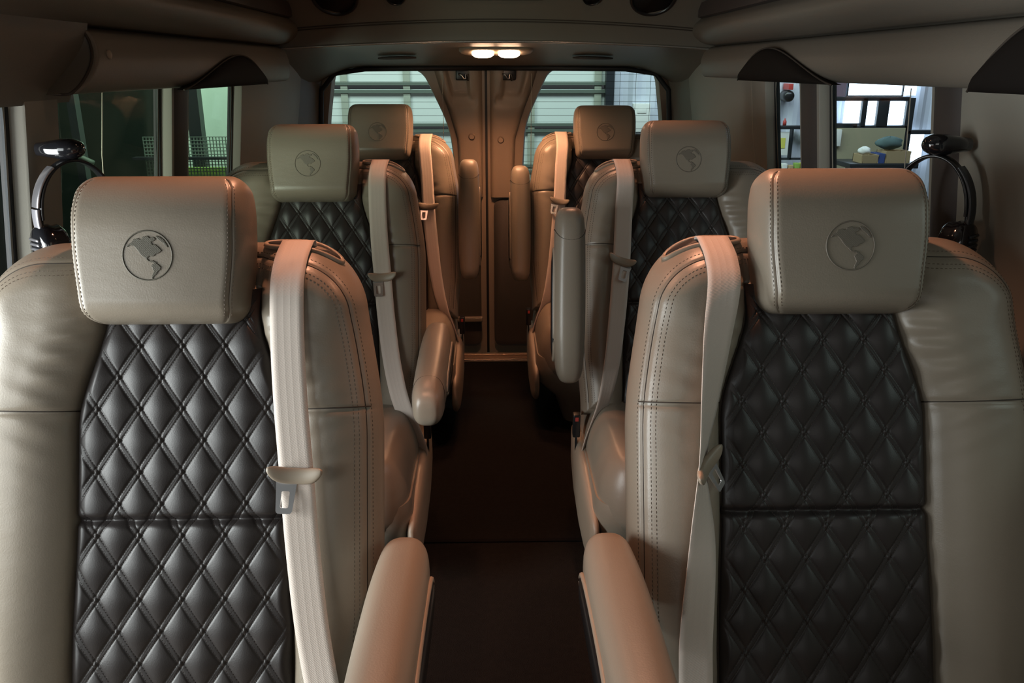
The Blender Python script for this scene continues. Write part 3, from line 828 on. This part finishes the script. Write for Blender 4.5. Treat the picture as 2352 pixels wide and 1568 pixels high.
# dome lamp on the header
def dome():
    root = empty('dome_lamp', (0, 3.56, 1.470)); tag(root, 'twin-lens dome lamp glowing warm on the rear header', 'lamp')
    tilt = math.radians(14)
    def P(x, y, h): # lamp frame: y back, h down-forward
        return (x, y*math.cos(tilt)-h*math.sin(tilt), -y*math.sin(tilt)-h*math.cos(tilt))
    m = MB(); m.loft([[P(a*k, b*k, h) for a, b in rrect(.150, .052, .05, 10)] for k, h in ((1, -.03), (1, .004), (.96, .010), (.9, .012))])
    m.build('lamp_housing', PLAST, root)
    for sx in (-1, 1):
        m = MB(); m.loft([[P(sx*.053+a*k, b*k, h) for a, b in sell(.045, .036, 2.3, 32)] for k, h in ((1, .010), (.98, .020), (.8, .026), (.4, .029), (.02, .030))])
        m.build('lens', LENS, root)
        l = bpy.data.lights.new('dome_bulb', 'SPOT'); l.energy = 10; l.color = (1, .47, .24); l.shadow_soft_size = .035; l.spot_size = math.radians(140); l.spot_blend = .6
        lo = bpy.data.objects.new('dome_bulb', l); COL.objects.link(lo); lo.location = (sx*.053, 3.545, 1.415); lo.rotation_euler = Vector((0, -.05, -1)).to_track_quat('-Z', 'Y').to_euler()
    return root
dome()
# recessed reading lamps in the raised ceiling
RL = [(-.30, 1.62), (.30, 1.62), (-.30, 2.85), (.30, 2.85)]
for i, (x, y) in enumerate(RL):
    zc = 1.838
    root = empty('reading_lamp', (x, y, zc)); tag(root, 'recessed round reading lamp in the raised ceiling', 'lamp', 'ceiling reading lamps')
    m = MB(); m.loft([[(r*math.cos(a), r*math.sin(a), h) for a in np.linspace(0, 2*pi, 33)[:-1]] for r, h in ((.045, .01), (.045, -.006), (.036, -.010), (.032, -.004))], caps=False); m.build('bezel', PLAST, root)
    m = MB(); m.loft([[(r*math.cos(a), r*math.sin(a), h) for a in np.linspace(0, 2*pi, 33)[:-1]] for r, h in ((.032, -.004), (.02, -.006), (.002, -.007))]); m.build('lens', LENS, root)
    l = bpy.data.lights.new('reading_bulb', 'SPOT'); l.energy = 26 if i < 2 else 14; l.color = (1, .42, .24); l.shadow_soft_size = .03; l.spot_size = math.radians(80); l.spot_blend = .5
    lo = bpy.data.objects.new('reading_bulb', l); COL.objects.link(lo); lo.location = (x, y, zc-.02); lo.rotation_euler = Vector((0, -.28 if i < 2 else -.1, -1)).to_track_quat('-Z', 'Y').to_euler()

# dark vent grips on the header
for sg in (-1, 1):
    m = MB(); P = []
    for k in range(13):
        a = k/12; x = sg*(.33+.17*a if sg > 0 else .34+.16*a); h = header(x, .62); P.append((x, h[1]-.02*math.sin(pi*a), h[2]-.010))
    rings = []
    for i, p in enumerate(P):
        e = 1-.5*abs(i/12*2-1)**4; rings.append([(p[0], p[1]+a*e, p[2]+b*e) for a, b in sell(.030, .007, 2.4, 16)])
    m.loft(rings); root = m.build('grab_grip', WALLD)
    tag(root, 'dark moulded grip on the rear header, %s of the dome lamp' % ('left' if sg < 0 else 'right'), 'grip')

# ================================================================== REAR DOORS
def door(sg, name, hole, x_in, x_out):
    # slab between x_in and x_out with a rounded window opening
    root = empty(name, ((x_in+x_out)/2, 4.04, 0)); tag(root, kind='structure'); ox, oy, oz = root.location
    hp = smooth_corner(hole)
    outer = [(x_in, -.05), (x_out, -.05), (x_out, 1.50), (x_in, 1.50)]
    polys = [[Vector((p[0], p[1], 0)) for p in outer], [Vector((p[0], p[1], 0)) for p in hp]]
    tri = tessellate_polygon(polys); flat = [p for q in polys for p in q]
    m = MB(); m.add([(p.x-ox, 4.045-oy, p.y) for p in flat], [tuple(t) for t in tri])
    cx = sum(p[0] for p in hp)/len(hp); cz = sum(p[1] for p in hp)/len(hp)
    G = []
    for dy, k in ((0, 1), (.006, .992), (.045, .985), (.055, .975)): G.append([(cx+(p[0]-cx)*k-ox, 4.045+dy-oy, cz+(p[1]-cz)*k) for p in hp])
    m.grid(G, wrap=True)
    # inner edge of the door leaf facing the other leaf
    m.grid([[(x_in-ox, 4.045-oy, z) for z in (-.05, 1.5)], [(x_in-ox, 4.14-oy, z) for z in (-.05, 1.5)]])
    m.build('door_shell', DOORM, root, ang=40)
    n = len(hp)
    m = MB(); v = [(p[0]-ox, 4.098-oy, p[1]) for p in hp]+[(p[0]-ox, 4.103-oy, p[1]) for p in hp]
    m.add(v, [tuple(t) for t in tessellate_polygon([[Vector((p[0], p[1], 0)) for p in hp]])]+[tuple(i+n for i in t) for t in tessellate_polygon([[Vector((p[0], p[1], 0)) for p in hp]])])
    m.build('pane', GLASS_R, root, smooth=False)
    # defroster wires, plus upright lines for a reflection
    m = MB(); zt = max(p[1] for p in hp); zb = .86; z = zt-.03
    def span(z):
        xs = []
        for i in range(n):
            (x1, z1), (x2, z2) = hp[i], hp[(i+1) % n]
            if (z1 > z) != (z2 > z): xs.append(x1+(x2-x1)*(z-z1)/(z2-z1))
        return (min(xs), max(xs)) if len(xs) > 1 else None
    while z > zb:
        s_ = span(z)
        if s_: m.box((s_[0]-ox, 4.095-oy, z-.0007), (s_[1]-ox, 4.0965-oy, z+.0007))
        z -= .031
    for xx in ((.59, .665, .735) if sg > 0 else (-.80,)):  # uprights imitate a mesh reflection in the glass as dark lines
        m.box((xx-.0007-ox, 4.095-oy, .88), (xx+.0007-ox, 4.0965-oy, zt-.02))
    m.build('defroster_and_reflection_lines', WIRE, root, smooth=False)
    # padded centre column: raised inner trim between window and meeting edge
    xi = x_in+sg*.012
    col = [(xi, 1.40, ), (xi, .80), (xi, .30), (xi+sg*.13, .30), (xi+sg*.125, .80), (xi+sg*.115, .95), (xi+sg*.120, 1.08), (xi+sg*.155, 1.20), (xi+sg*.195, 1.30), (xi+sg*.225, 1.40)]
    G = []
    zs = np.linspace(.805, 1.40, 40)
    zz = [c[1] for c in col[3:]]; xx = [abs(c[0]-xi) for c in col[3:]]
    for z in zs:
        w = np.interp(z, zz, xx); row = []
        for k in range(25):
            a = k/24; bul = .030*(max(0, 1-abs(a*2-1)**5))**.5
            # latch pocket hollow near the top
            poc = .022*sstep(1.27, 1.285, z)*sstep(.28, .34, a)*sstep(.80, .70, a)*(1 if w > 0 else 0)
            hol = .016*math.exp(-((z-1.255)/.02)**2)*sstep(.1, .2, a)*sstep(.9, .8, a)
            row.append((xi+sg*w*a-ox, 4.045-bul+poc+hol*.8-oy, z))
        G.append(row)
    m = MB(); m.grid(G); m.add(G[0]+[(p[0], 4.05-oy, p[2]) for p in G[0]], [(i, i+1, 25+i+1, 25+i) for i in range(24)])
    m.build('column_cover', DOORM, root, ang=70)
    # rubber seal where the leaves meet
    if sg > 0:
        m = MB(); m.box((-.056-ox, 4.05-oy, 0), (-.036-ox, 4.13-oy, 1.45)); m.build('meeting_seal', RUBBER, root, bevel=.003)
    # lower pocket panel, dark
    m = MB(); m.loft([[((xi+sg*.36)+a*k-ox, y-oy, .42+b*k) for a, b in rrect(.345, .375, .04, 6)] for k, y in ((1, 4.05), (1, 4.03), (.97, 4.022))])
    m.build('lower_panel', DLOW, root, ang=50)
    if sg < 0:
        m = MB(); m.box((x_in-.02-.20-ox, 4.0-oy, .18), (x_in-.02-ox, 4.03-oy, .205)); m.build('pull_ledge', DOORM, root, bevel=.006)
    # button screws
    m = MB(); bx = x_in+sg*.062; m.loft([[(bx-ox+r*math.cos(a), y-oy, (1.092 if sg < 0 else 1.077)+r*math.sin(a)) for a in np.linspace(0, 2*pi, 25)[:-1]] for r, y in ((.0165, 4.03), (.0165, 4.012), (.012, 4.006), (.010, 4.009), (.001, 4.009))]); m.build('screw_button', DOORM, root, ang=50)
    # latch in the pocket
    m = MB(); lx = x_in+sg*.095; m.box((lx-.038-ox, 4.018-oy, 1.345), (lx+.038-ox, 4.05-oy, 1.402)); lt = m.build('latch_housing', BLACKP, root, bevel=.006)
    m = MB(); m.tube([(lx+a-ox, 4.008-oy, b) for a, b in ((-.026, 1.372), (-.01, 1.368), (0, 1.352), (.008, 1.352), (.008, 1.372), (.018, 1.372), (.018, 1.342))], .0045, 8); m.build('latch', CHROME, lt)
    return root
def smooth_corner(pts):
    out = []; n = len(pts)
    for i in range(n):
        x, z, r = pts[i]; a = Vector((pts[i-1][0]-x, pts[i-1][1]-z)).normalized(); b = Vector((pts[(i+1) % n][0]-x, pts[(i+1) % n][1]-z)).normalized()
        p = Vector((x, z)); P0 = p+a*r; P2 = p+b*r
        for k in range(9):
            t = k/8; q = P0*(1-t)**2+p*2*t*(1-t)+P2*t*t; out.append((q.x, q.y))
    return out
WIRE = mat('defroster_reflection_line', (.03, .032, .03), .6)
DLOW = mat('door_lower_trim', (.055, .043, .035), .6, bump=.4, bscale=200)
holeL = [(-.752, 1.400, .05), (-.345, 1.400, .06), (-.215, 1.13, .10), (-.185, .84, .05), (-.80, .84, .06), (-.795, 1.15, .05)]
holeR = [(.755, 1.400, .06), (.250, 1.400, .05), (.135, 1.15, .08), (.120, .84, .05), (.80, .84, .06), (.793, 1.15, .05)]
door(-1, 'door_1', holeL, -.052, -.86); door(1, 'door_2', holeR, -.040, .86)

# ================================================================== HEADPHONES on wall hooks
def headphones(sg, loc, label, silver):
    root = empty('headphones', loc); tag(root, label, 'headphones', 'headphones hung beside the front row')
    # arch in the y-z plane turned a little towards the aisle; s along arch
    A = math.radians(-50*sg)
    def P(u, z, w=0): # u across the arch, w thickness direction
        return (sg*-1*(u*math.cos(A)*-1)*0+u*math.cos(A)-w*math.sin(A), u*math.sin(A)+w*math.cos(A), z)
    def arc(a0, a1, n, ru=.070, rz=.102): return [(ru*math.cos(a), rz*math.sin(a)) for a in np.linspace(a0, a1, n)]
    def band(pts, w0, th, mt, nm, wf=None, par=root):
        m = MB(); rings = []
        for i, (u, z) in enumerate(pts):
            j, k = max(0, i-1), min(len(pts)-1, i+1); t = Vector((pts[k][0]-pts[j][0], pts[k][1]-pts[j][1])).normalized(); nn = Vector((-t.y, t.x))
            w_ = w0*(wf(i/(len(pts)-1)) if wf else 1)
            rings.append([P(u+nn.x*dh, z+nn.y*dh, dw) for dw, dh in sell(w_, th, 3.5, 20)])
        m.loft(rings); return m.build(nm, mt, par, ang=60)
    band(arc(0, pi, 40), .013, .0035, BLACKP, 'headband')
    if silver:
        band([(u*1.10, z*1.03) for u, z in arc(pi*.66, pi*.93, 12)], .013, .0030, SILVER, 'band_cover')
        band([(u*1.10, z*1.03) for u, z in arc(pi*.94, pi*1.15, 10)], .012, .0040, SILVER2, 'slider')
    else:
        band([(u*1.10, z*1.03) for u, z in arc(pi*-.15, pi*.3, 14)], .013, .0035, GREYP, 'band_cover')
    for s2 in (-1, 1):
        m = MB(); cu = s2*.066; rings = []
        for d, r in ((-.020, .5), (-.018, .85), (-.010, 1), (.006, 1), (.012, .92), (.022, .95), (.030, .80), (.033, .5)):
            rings.append([P(cu-s2*d, -.055+.040*r*math.sin(a)*1.15, .038*r*math.cos(a)) for a in np.linspace(0, 2*pi, 33)[:-1]])
        m.loft(rings); ec = m.build('ear_cup', GLOSSB, root)
        m = MB()
        for k in range(7):
            z = -.035-.009*k; m.tube([P(cu+s2*.021, z, w_) for w_ in np.linspace(-.018, .018, 5)], .0028, 6)
        m.build('ear_cup_ribs', SILVER if silver else GREYP, ec)
        band([(s2*.072, .02), (s2*.074, -.01), (s2*.070, -.05)], .009, .006, BLACKP, 'yoke')
    return root
SILVER2 = mat('brushed_silver', (.34, .33, .36), .4, metal=.6)
GREYP = mat('dark_grey_plastic', (.04, .045, .05), .3)
headphones(-1, (-.800, 1.585, 1.135), 'silver and black headphones hanging from a wall hook at the left window', True)
headphones(1, (.800, 1.53, 1.145), 'black headphones hanging from a wall hook beside the right window', False)
for sg, (x, y, z) in ((-1, (-.810, 1.585, 1.135)), (1, (.810, 1.53, 1.145))):
    m = MB(); rings = []
    for k, (dx, w_, h) in enumerate(((.045, .016, .012), (.02, .020, .016), (.0, .024, .019), (-.020, .024, .019), (-.032, .018, .013), (-.038, .008, .006))):
        rings.append([(x+sg*dx, y+a, z+.122+b) for a, b in sell(w_, h, 2.5, 24)])
    m.loft(rings); tag(m.build('headphone_hook', GLOSSB), 'glossy black hook holding the headphones by the %s window' % ('left' if sg < 0 else 'right'), 'hook')

# cords of the window blinds
def cord(pts, label, r=.0012):
    m = MB(); m.tube(pts, r, 6); tag(m.build('blind_cord', CORD), label, 'cord', 'thin cords hanging in front of the windows')
cord([(-.84, 1.85, 1.36), (-.862, 1.85, 1.22), (-.885, 1.85, .92)], 'thin pale cord hanging across the dark left window')
cord([(.845, 2.86, 1.36), (.858, 2.84, 1.20), (.88, 2.80, 1.0)], 'thin pale cord slanting by the small right rear window')
cord([(.842, 1.75, 1.36), (.855, 1.755, 1.20), (.872, 1.76, .95)], 'thin pale cord hanging in the bright right window')
cord([(-.246, 4.0, 1.375), (-.246, 4.0, .9)], 'thin cord down the edge of the left rear door window')
cord([(.165, 4.0, 1.375), (.165, 4.0, .9)], 'thin cord down the edge of the right rear door window')

# ================================================================== GARAGE OUTSIDE
GZ = -.65
m = MB(); m.box((-8, -3, GZ-.05), (8, 10, GZ)); tag(m.build('ground', CONC, smooth=False), kind='structure')
# roll-up door
root = empty('roll_up_door', (-.2, 7.5, GZ)); tag(root, 'white sectional garage door with dark rails seen through the rear windows', 'garage door')
ox, oy, oz = root.location
secs = [(1.60, 1.27), (1.225, .935), (.865, .58), (.54, .20), (.16, GZ)]
for a, b in secs:
    m = MB(); m.box((-1.45-ox, 7.52-oy, b-oz), (.96-ox, 7.56-oy, a-oz)); m.build('door_section', GARW, root, smooth=False)
for z in (1.27, 1.205, .925, .875, .57, .52, .19):
    m = MB(); m.box((-1.45-ox, 7.49-oy, z-.012-oz), (.96-ox, 7.53-oy, z+.012-oz)); m.build('rail', GARS, root, smooth=False)
for x in (-1.30, -.76, .32, .90):
    m = MB(); m.box((x-.03-ox, 7.50-oy, GZ-oz), (x+.03-ox, 7.525-oy, 1.6-oz)); m.build('stile', GARST, root, smooth=False)
m = MB(); m.box((.96-ox, 7.42-oy, GZ-oz), (1.03-ox, 7.56-oy, 1.9-oz)); m.build('track', DKFR, root, smooth=False)
# walls of the shop
def corrugated(x0, x1, z0, z1, y, name, mt):
    m = MB(); xs = np.arange(x0, x1, .02); yy = y+.012*np.clip(np.sin(xs*2*pi/.16)*3, -1, 1)
    m.grid([[(x, q, z0) for x, q in zip(xs, yy)], [(x, q, z1) for x, q in zip(xs, yy)]]); tag(m.build(name, mt, ang=20), kind='structure')
corrugated(1.0, 5.2, GZ, 2.4, 7.6, 'wall_garage_right', CORR)
m = MB(); m.box((-2.05, 7.58, GZ), (-1.42, 7.65, 2.4)); m.box((-2.90, 7.58, GZ), (-2.05, 7.65, 2.4)); tag(m.build('wall_garage_left', LGREEN, smooth=False), kind='structure')
m = MB(); m.box((-7, 7.62, GZ), (-2.90, 7.7, 2.4)); tag(m.build('wall_garage_back', DGREEN, smooth=False), kind='structure')
m = MB(); m.box((-1.5, 7.58, 1.6), (1.05, 7.66, 2.4)); tag(m.build('trim_16', GARW, smooth=False), kind='structure')
m = MB(); m.box((1.22, 7.52, .86), (1.37, 7.60, 1.10)); m.box((1.255, 7.515, 1.02), (1.335, 7.52, 1.06)); tag(m.build('electrical_box', PAPER, bevel=.006), 'small pale electrical box on the white wall, seen in the right rear window', 'electrical box')
# post, wire basket behind left window
m = MB(); m.box((-2.46, 6.9, GZ), (-2.36, 7.0, 1.8)); tag(m.build('support_post', DKFR, smooth=False), 'dark upright post outside the small left rear window', 'post')
m = MB(); m.box((-2.66, 6.6, GZ), (-2.0, 6.66, .66)); 
tag(m.build('storage_bin', YGREEN, smooth=False), 'yellow-green panel low behind the wire grid outside the left rear window', 'bin')
m = MB()
for k in range(30):
    x = -2.68+k*.024; m.box((x-.003, 6.52, GZ), (x+.003, 6.526, .90))
for k in range(40):
    z = .90-k*.026; m.box((-2.68, 6.517, z-.003), (-1.98, 6.52, z+.003))
tag(m.build('wire_rack', GRILLG, smooth=False), 'grey wire grid rack outside the small left rear window', 'rack')
m = MB(); m.box((-2.75, 6.45, .735), (-1.95, 6.518, .755)); tag(m.build('crossbar', DKFR, smooth=False), 'dark horizontal bar across the wire rack', 'bar')
# made-up pipe standing in for a slanting reflection in the left window
m = MB(); m.tube(smooth_path([(-3.85, 6.4, 1.20), (-3.6, 6.4, 1.02), (-3.3, 6.4, .86), (-3.02, 6.4, .72)], 6), .018, 10)
tag(m.build('reflection_pipe', GARS), 'dim bent pipe imitating a slanting reflection in the dark left window', 'pipe')
m = MB(); m.box((-3.20, 6.5, GZ), (-3.14, 6.58, 1.9)); tag(m.build('support_post', DKFR, smooth=False), 'black upright post in the dark left window view', 'post')
# bright windows on the right with dark frames
def rwin(k, x0, x1, z0, z1, y=7.5, fr=.05):
    m = MB()
    m.box((x0-fr, y, z0-fr), (x1+fr, y+.05, z0)); m.box((x0-fr, y, z1), (x1+fr, y+.05, z1+fr)); m.box((x0-fr, y, z0), (x0, y+.05, z1)); m.box((x1, y, z0), (x1+fr, y+.05, z1))
    o = m.build('window_%d' % k, DKFR, smooth=False); tag(o, kind='structure')
    m = MB(); m.box((x0, y+.02, z0), (x1, y+.03, z1)); m.build('pane', SKYE, o, smooth=False)
rwin(7, 3.10, 3.58, 1.17, 1.42, fr=.01)
m = MB(); m.box((2.78, 7.46, 1.125), (3.64, 7.54, 1.16)); m.box((2.78, 7.46, .895), (3.20, 7.54, .935)); m.box((3.16, 7.46, .87), (3.66, 7.54, .915))
m.box((3.225, 7.46, .90), (3.27, 7.54, 1.15)); m.box((3.365, 7.46, .90), (3.465, 7.54, 1.15)); m.box((3.62, 7.46, .50), (3.69, 7.54, 1.15)); m.box((3.65, 7.46, .84), (4.05, 7.54, .875)); m.box((2.3, 7.46, .885), (2.86, 7.54, .915))
tag(m.build('trim_17', DKFR, bevel=.004), kind='structure')
for k, (a, b, c, d) in enumerate(((3.09, 3.225, .935, 1.125), (3.27, 3.365, .92, 1.125), (3.465, 3.62, .92, 1.12), (3.69, 3.83, .60, .84), (3.60, 3.70, 1.17, 1.42))):
    m = MB(); m.box((a, 7.50, c), (b, 7.52, d)); o = m.build('window_%d' % (8+k), SKYE, smooth=False); tag(o, kind='structure')
m = MB(); m.box((2.88, 7.45, .15), (3.63, 7.50, .895)); tag(m.build('trim_18', WOODP, smooth=False), kind='structure')
# bench with bins and clutter
root = empty('workbench', (3.31, 7.1, GZ)); tag(root, 'dark bench carrying bins below the bright shop windows at right', 'workbench'); ox, oy, oz = root.location
m = MB(); m.box((2.96-ox, 6.95-oy, .60-oz), (3.54-ox, 7.35-oy, .64-oz)); m.build('bench_top', DKFR, root, bevel=.004)
for x in (3.00, 3.48):
    m = MB(); m.box((x-.03-ox, 7.0-oy, 0), (x+.03-ox, 7.06-oy, .60-oz)); m.build('leg', DKFR, root, smooth=False)
def bin_(x0, x1, z0, z1, mt, label, nm='storage_bin', cat='bin', y0=6.97, y1=7.15):
    m = MB(); t_ = .008; fl = .012
    m.box((x0+fl, y0, z0), (x1-fl, y1, z0+t_))
    m.add([(x0+fl, y0, z0), (x1-fl, y0, z0), (x1, y0-.01, z1), (x0, y0-.01, z1), (x0+fl, y0+t_, z0), (x1-fl, y0+t_, z0), (x1, y0-.002, z1), (x0, y0-.002, z1)], [(0, 1, 2, 3), (5, 4, 7, 6), (3, 2, 6, 7), (0, 3, 7, 4), (1, 5, 6, 2)])
    m.box((x0, y1-t_, z0), (x1, y1, z1)); m.box((x0, y0, z0), (x0+t_, y1, z1)); m.box((x1-t_, y0, z0), (x1, y1, z1))
    tag(m.build(nm, mt, smooth=False), label, cat)
bin_(3.06, 3.20, .642, .71, CARD, 'small tan bin at the left end of the bench')
bin_(3.26, 3.47, .642, .74, CARD, 'wide tan bin at the right end of the bench')
bin_(3.205, 3.255, .642, .72, BLUE, 'narrow blue bin between the two tan bins')
def blob(c, r, mt, nm, label, cat):
    m = MB(); rg = []
    for i in range(12):
        a = -pi/2+pi*i/11; rr = math.cos(a); rg.append([(c[0]+r[0]*rr*math.cos(b)*(1+.15*math.sin(3*b+i)), c[1]+r[1]*rr*math.sin(b), c[2]+r[2]*math.sin(a)*(1+.1*math.sin(5*b))) for b in np.linspace(0, 2*pi, 25)[:-1]])
    m.loft(rg); tag(m.build(nm, mt), label, cat)
blob((3.32, 7.06, .80), (.11, .06, .052), TEAL, 'folded_cloth', 'dark teal cloth heaped on the wide tan bin', 'cloth')
blob((3.12, 7.07, .735), (.05, .05, .035), PAPER, 'crumpled_paper', 'pale crumpled paper in the small tan bin', 'paper')
m = MB(); m.box((3.00, 7.42, .74), (3.055, 7.45, .885)); tag(m.build('wall_dispenser', PAPER, bevel=.004), 'tall white dispenser on the wall left of the bins', 'dispenser')
m = MB(); m.box((2.93, 7.46, 1.162), (3.06, 7.53, 1.30)); tag(m.build('carton', mat('maroon_box', (.18, .12, .16), .7), smooth=False), 'dim mauve box on the ledge left of the brightest window', 'box')
m = MB(); m.box((2.80, 7.46, 1.162), (2.90, 7.53, 1.21)); tag(m.build('carton', CARD, smooth=False), 'small tan carton on the ledge below the mauve box', 'box')
m = MB(); rg = [[(2.570+r*math.cos(a), 7.48+h, 1.165+r*math.sin(a)) for a in np.linspace(0, 2*pi, 25)[:-1]] for r, h in ((.05, .1), (.05, 0), (.04, -.03), (.01, -.035))]
m.loft(rg); tag(m.build('alarm_bell', BLACKP), 'round black alarm bell on the white corrugated wall', 'bell')
m = MB(); m.box((2.550, 7.44, 1.218), (2.590, 7.59, 1.27)); tag(m.build('alarm_strobe', RED, bevel=.004), 'red alarm unit above the black bell', 'alarm')
m = MB(); m.loft([[(2.565+r*math.cos(a), 7.50+r*math.sin(a), z+.011) for a in np.linspace(0, 2*pi, 17)[:-1]] for r, z in ((.016, .905), (.016, .94), (.006, .955), (.006, .965))]); tag(m.build('spray_can', RED), 'little red can on the dark ledge outside the right rear window', 'can')
root = empty('framed_poster', (2.535, 7.5, .76)); tag(root, 'framed poster with yellow print outside the small right rear window', 'poster')
m = MB(); m.box((-.075, -.02, -.10), (.075, .0, .10)); m.build('mount', PAPER, root, smooth=False)
m = MB(); m.box((-.05, -.024, -.04), (.045, -.021, .05)); m.build('print', YELLOW, root, smooth=False)
m = MB(); m.box((2.625, 7.46, .62), (2.64, 7.52, .885)); m.box((2.40, 7.46, .62), (2.86, 7.52, .635)); tag(m.build('shelf_frame', DKFR, smooth=False), 'thin dark shelf frame beside the framed poster', 'shelf')
m = MB()
rr = random.Random(3)
for k in range(7):
    x = 2.46+k*.055; h = .06+.08*rr.random(); m = MB(); m.box((x, 7.3, .45), (x+.045, 7.36, .50+h))
    tag(m.build('spray_bottle', (YELLOW, PAPER, CARD, YGREEN)[k % 4], bevel=.006), 'small bottle on the low shelf outside the right rear window', 'bottle', 'bottles on the low shop shelf')
m = MB(); m.box((2.40, 7.25, .41), (2.88, 7.42, .45)); tag(m.build('low_shelf', WOODP, smooth=False), 'low shelf holding small bottles outside the right window', 'shelf')
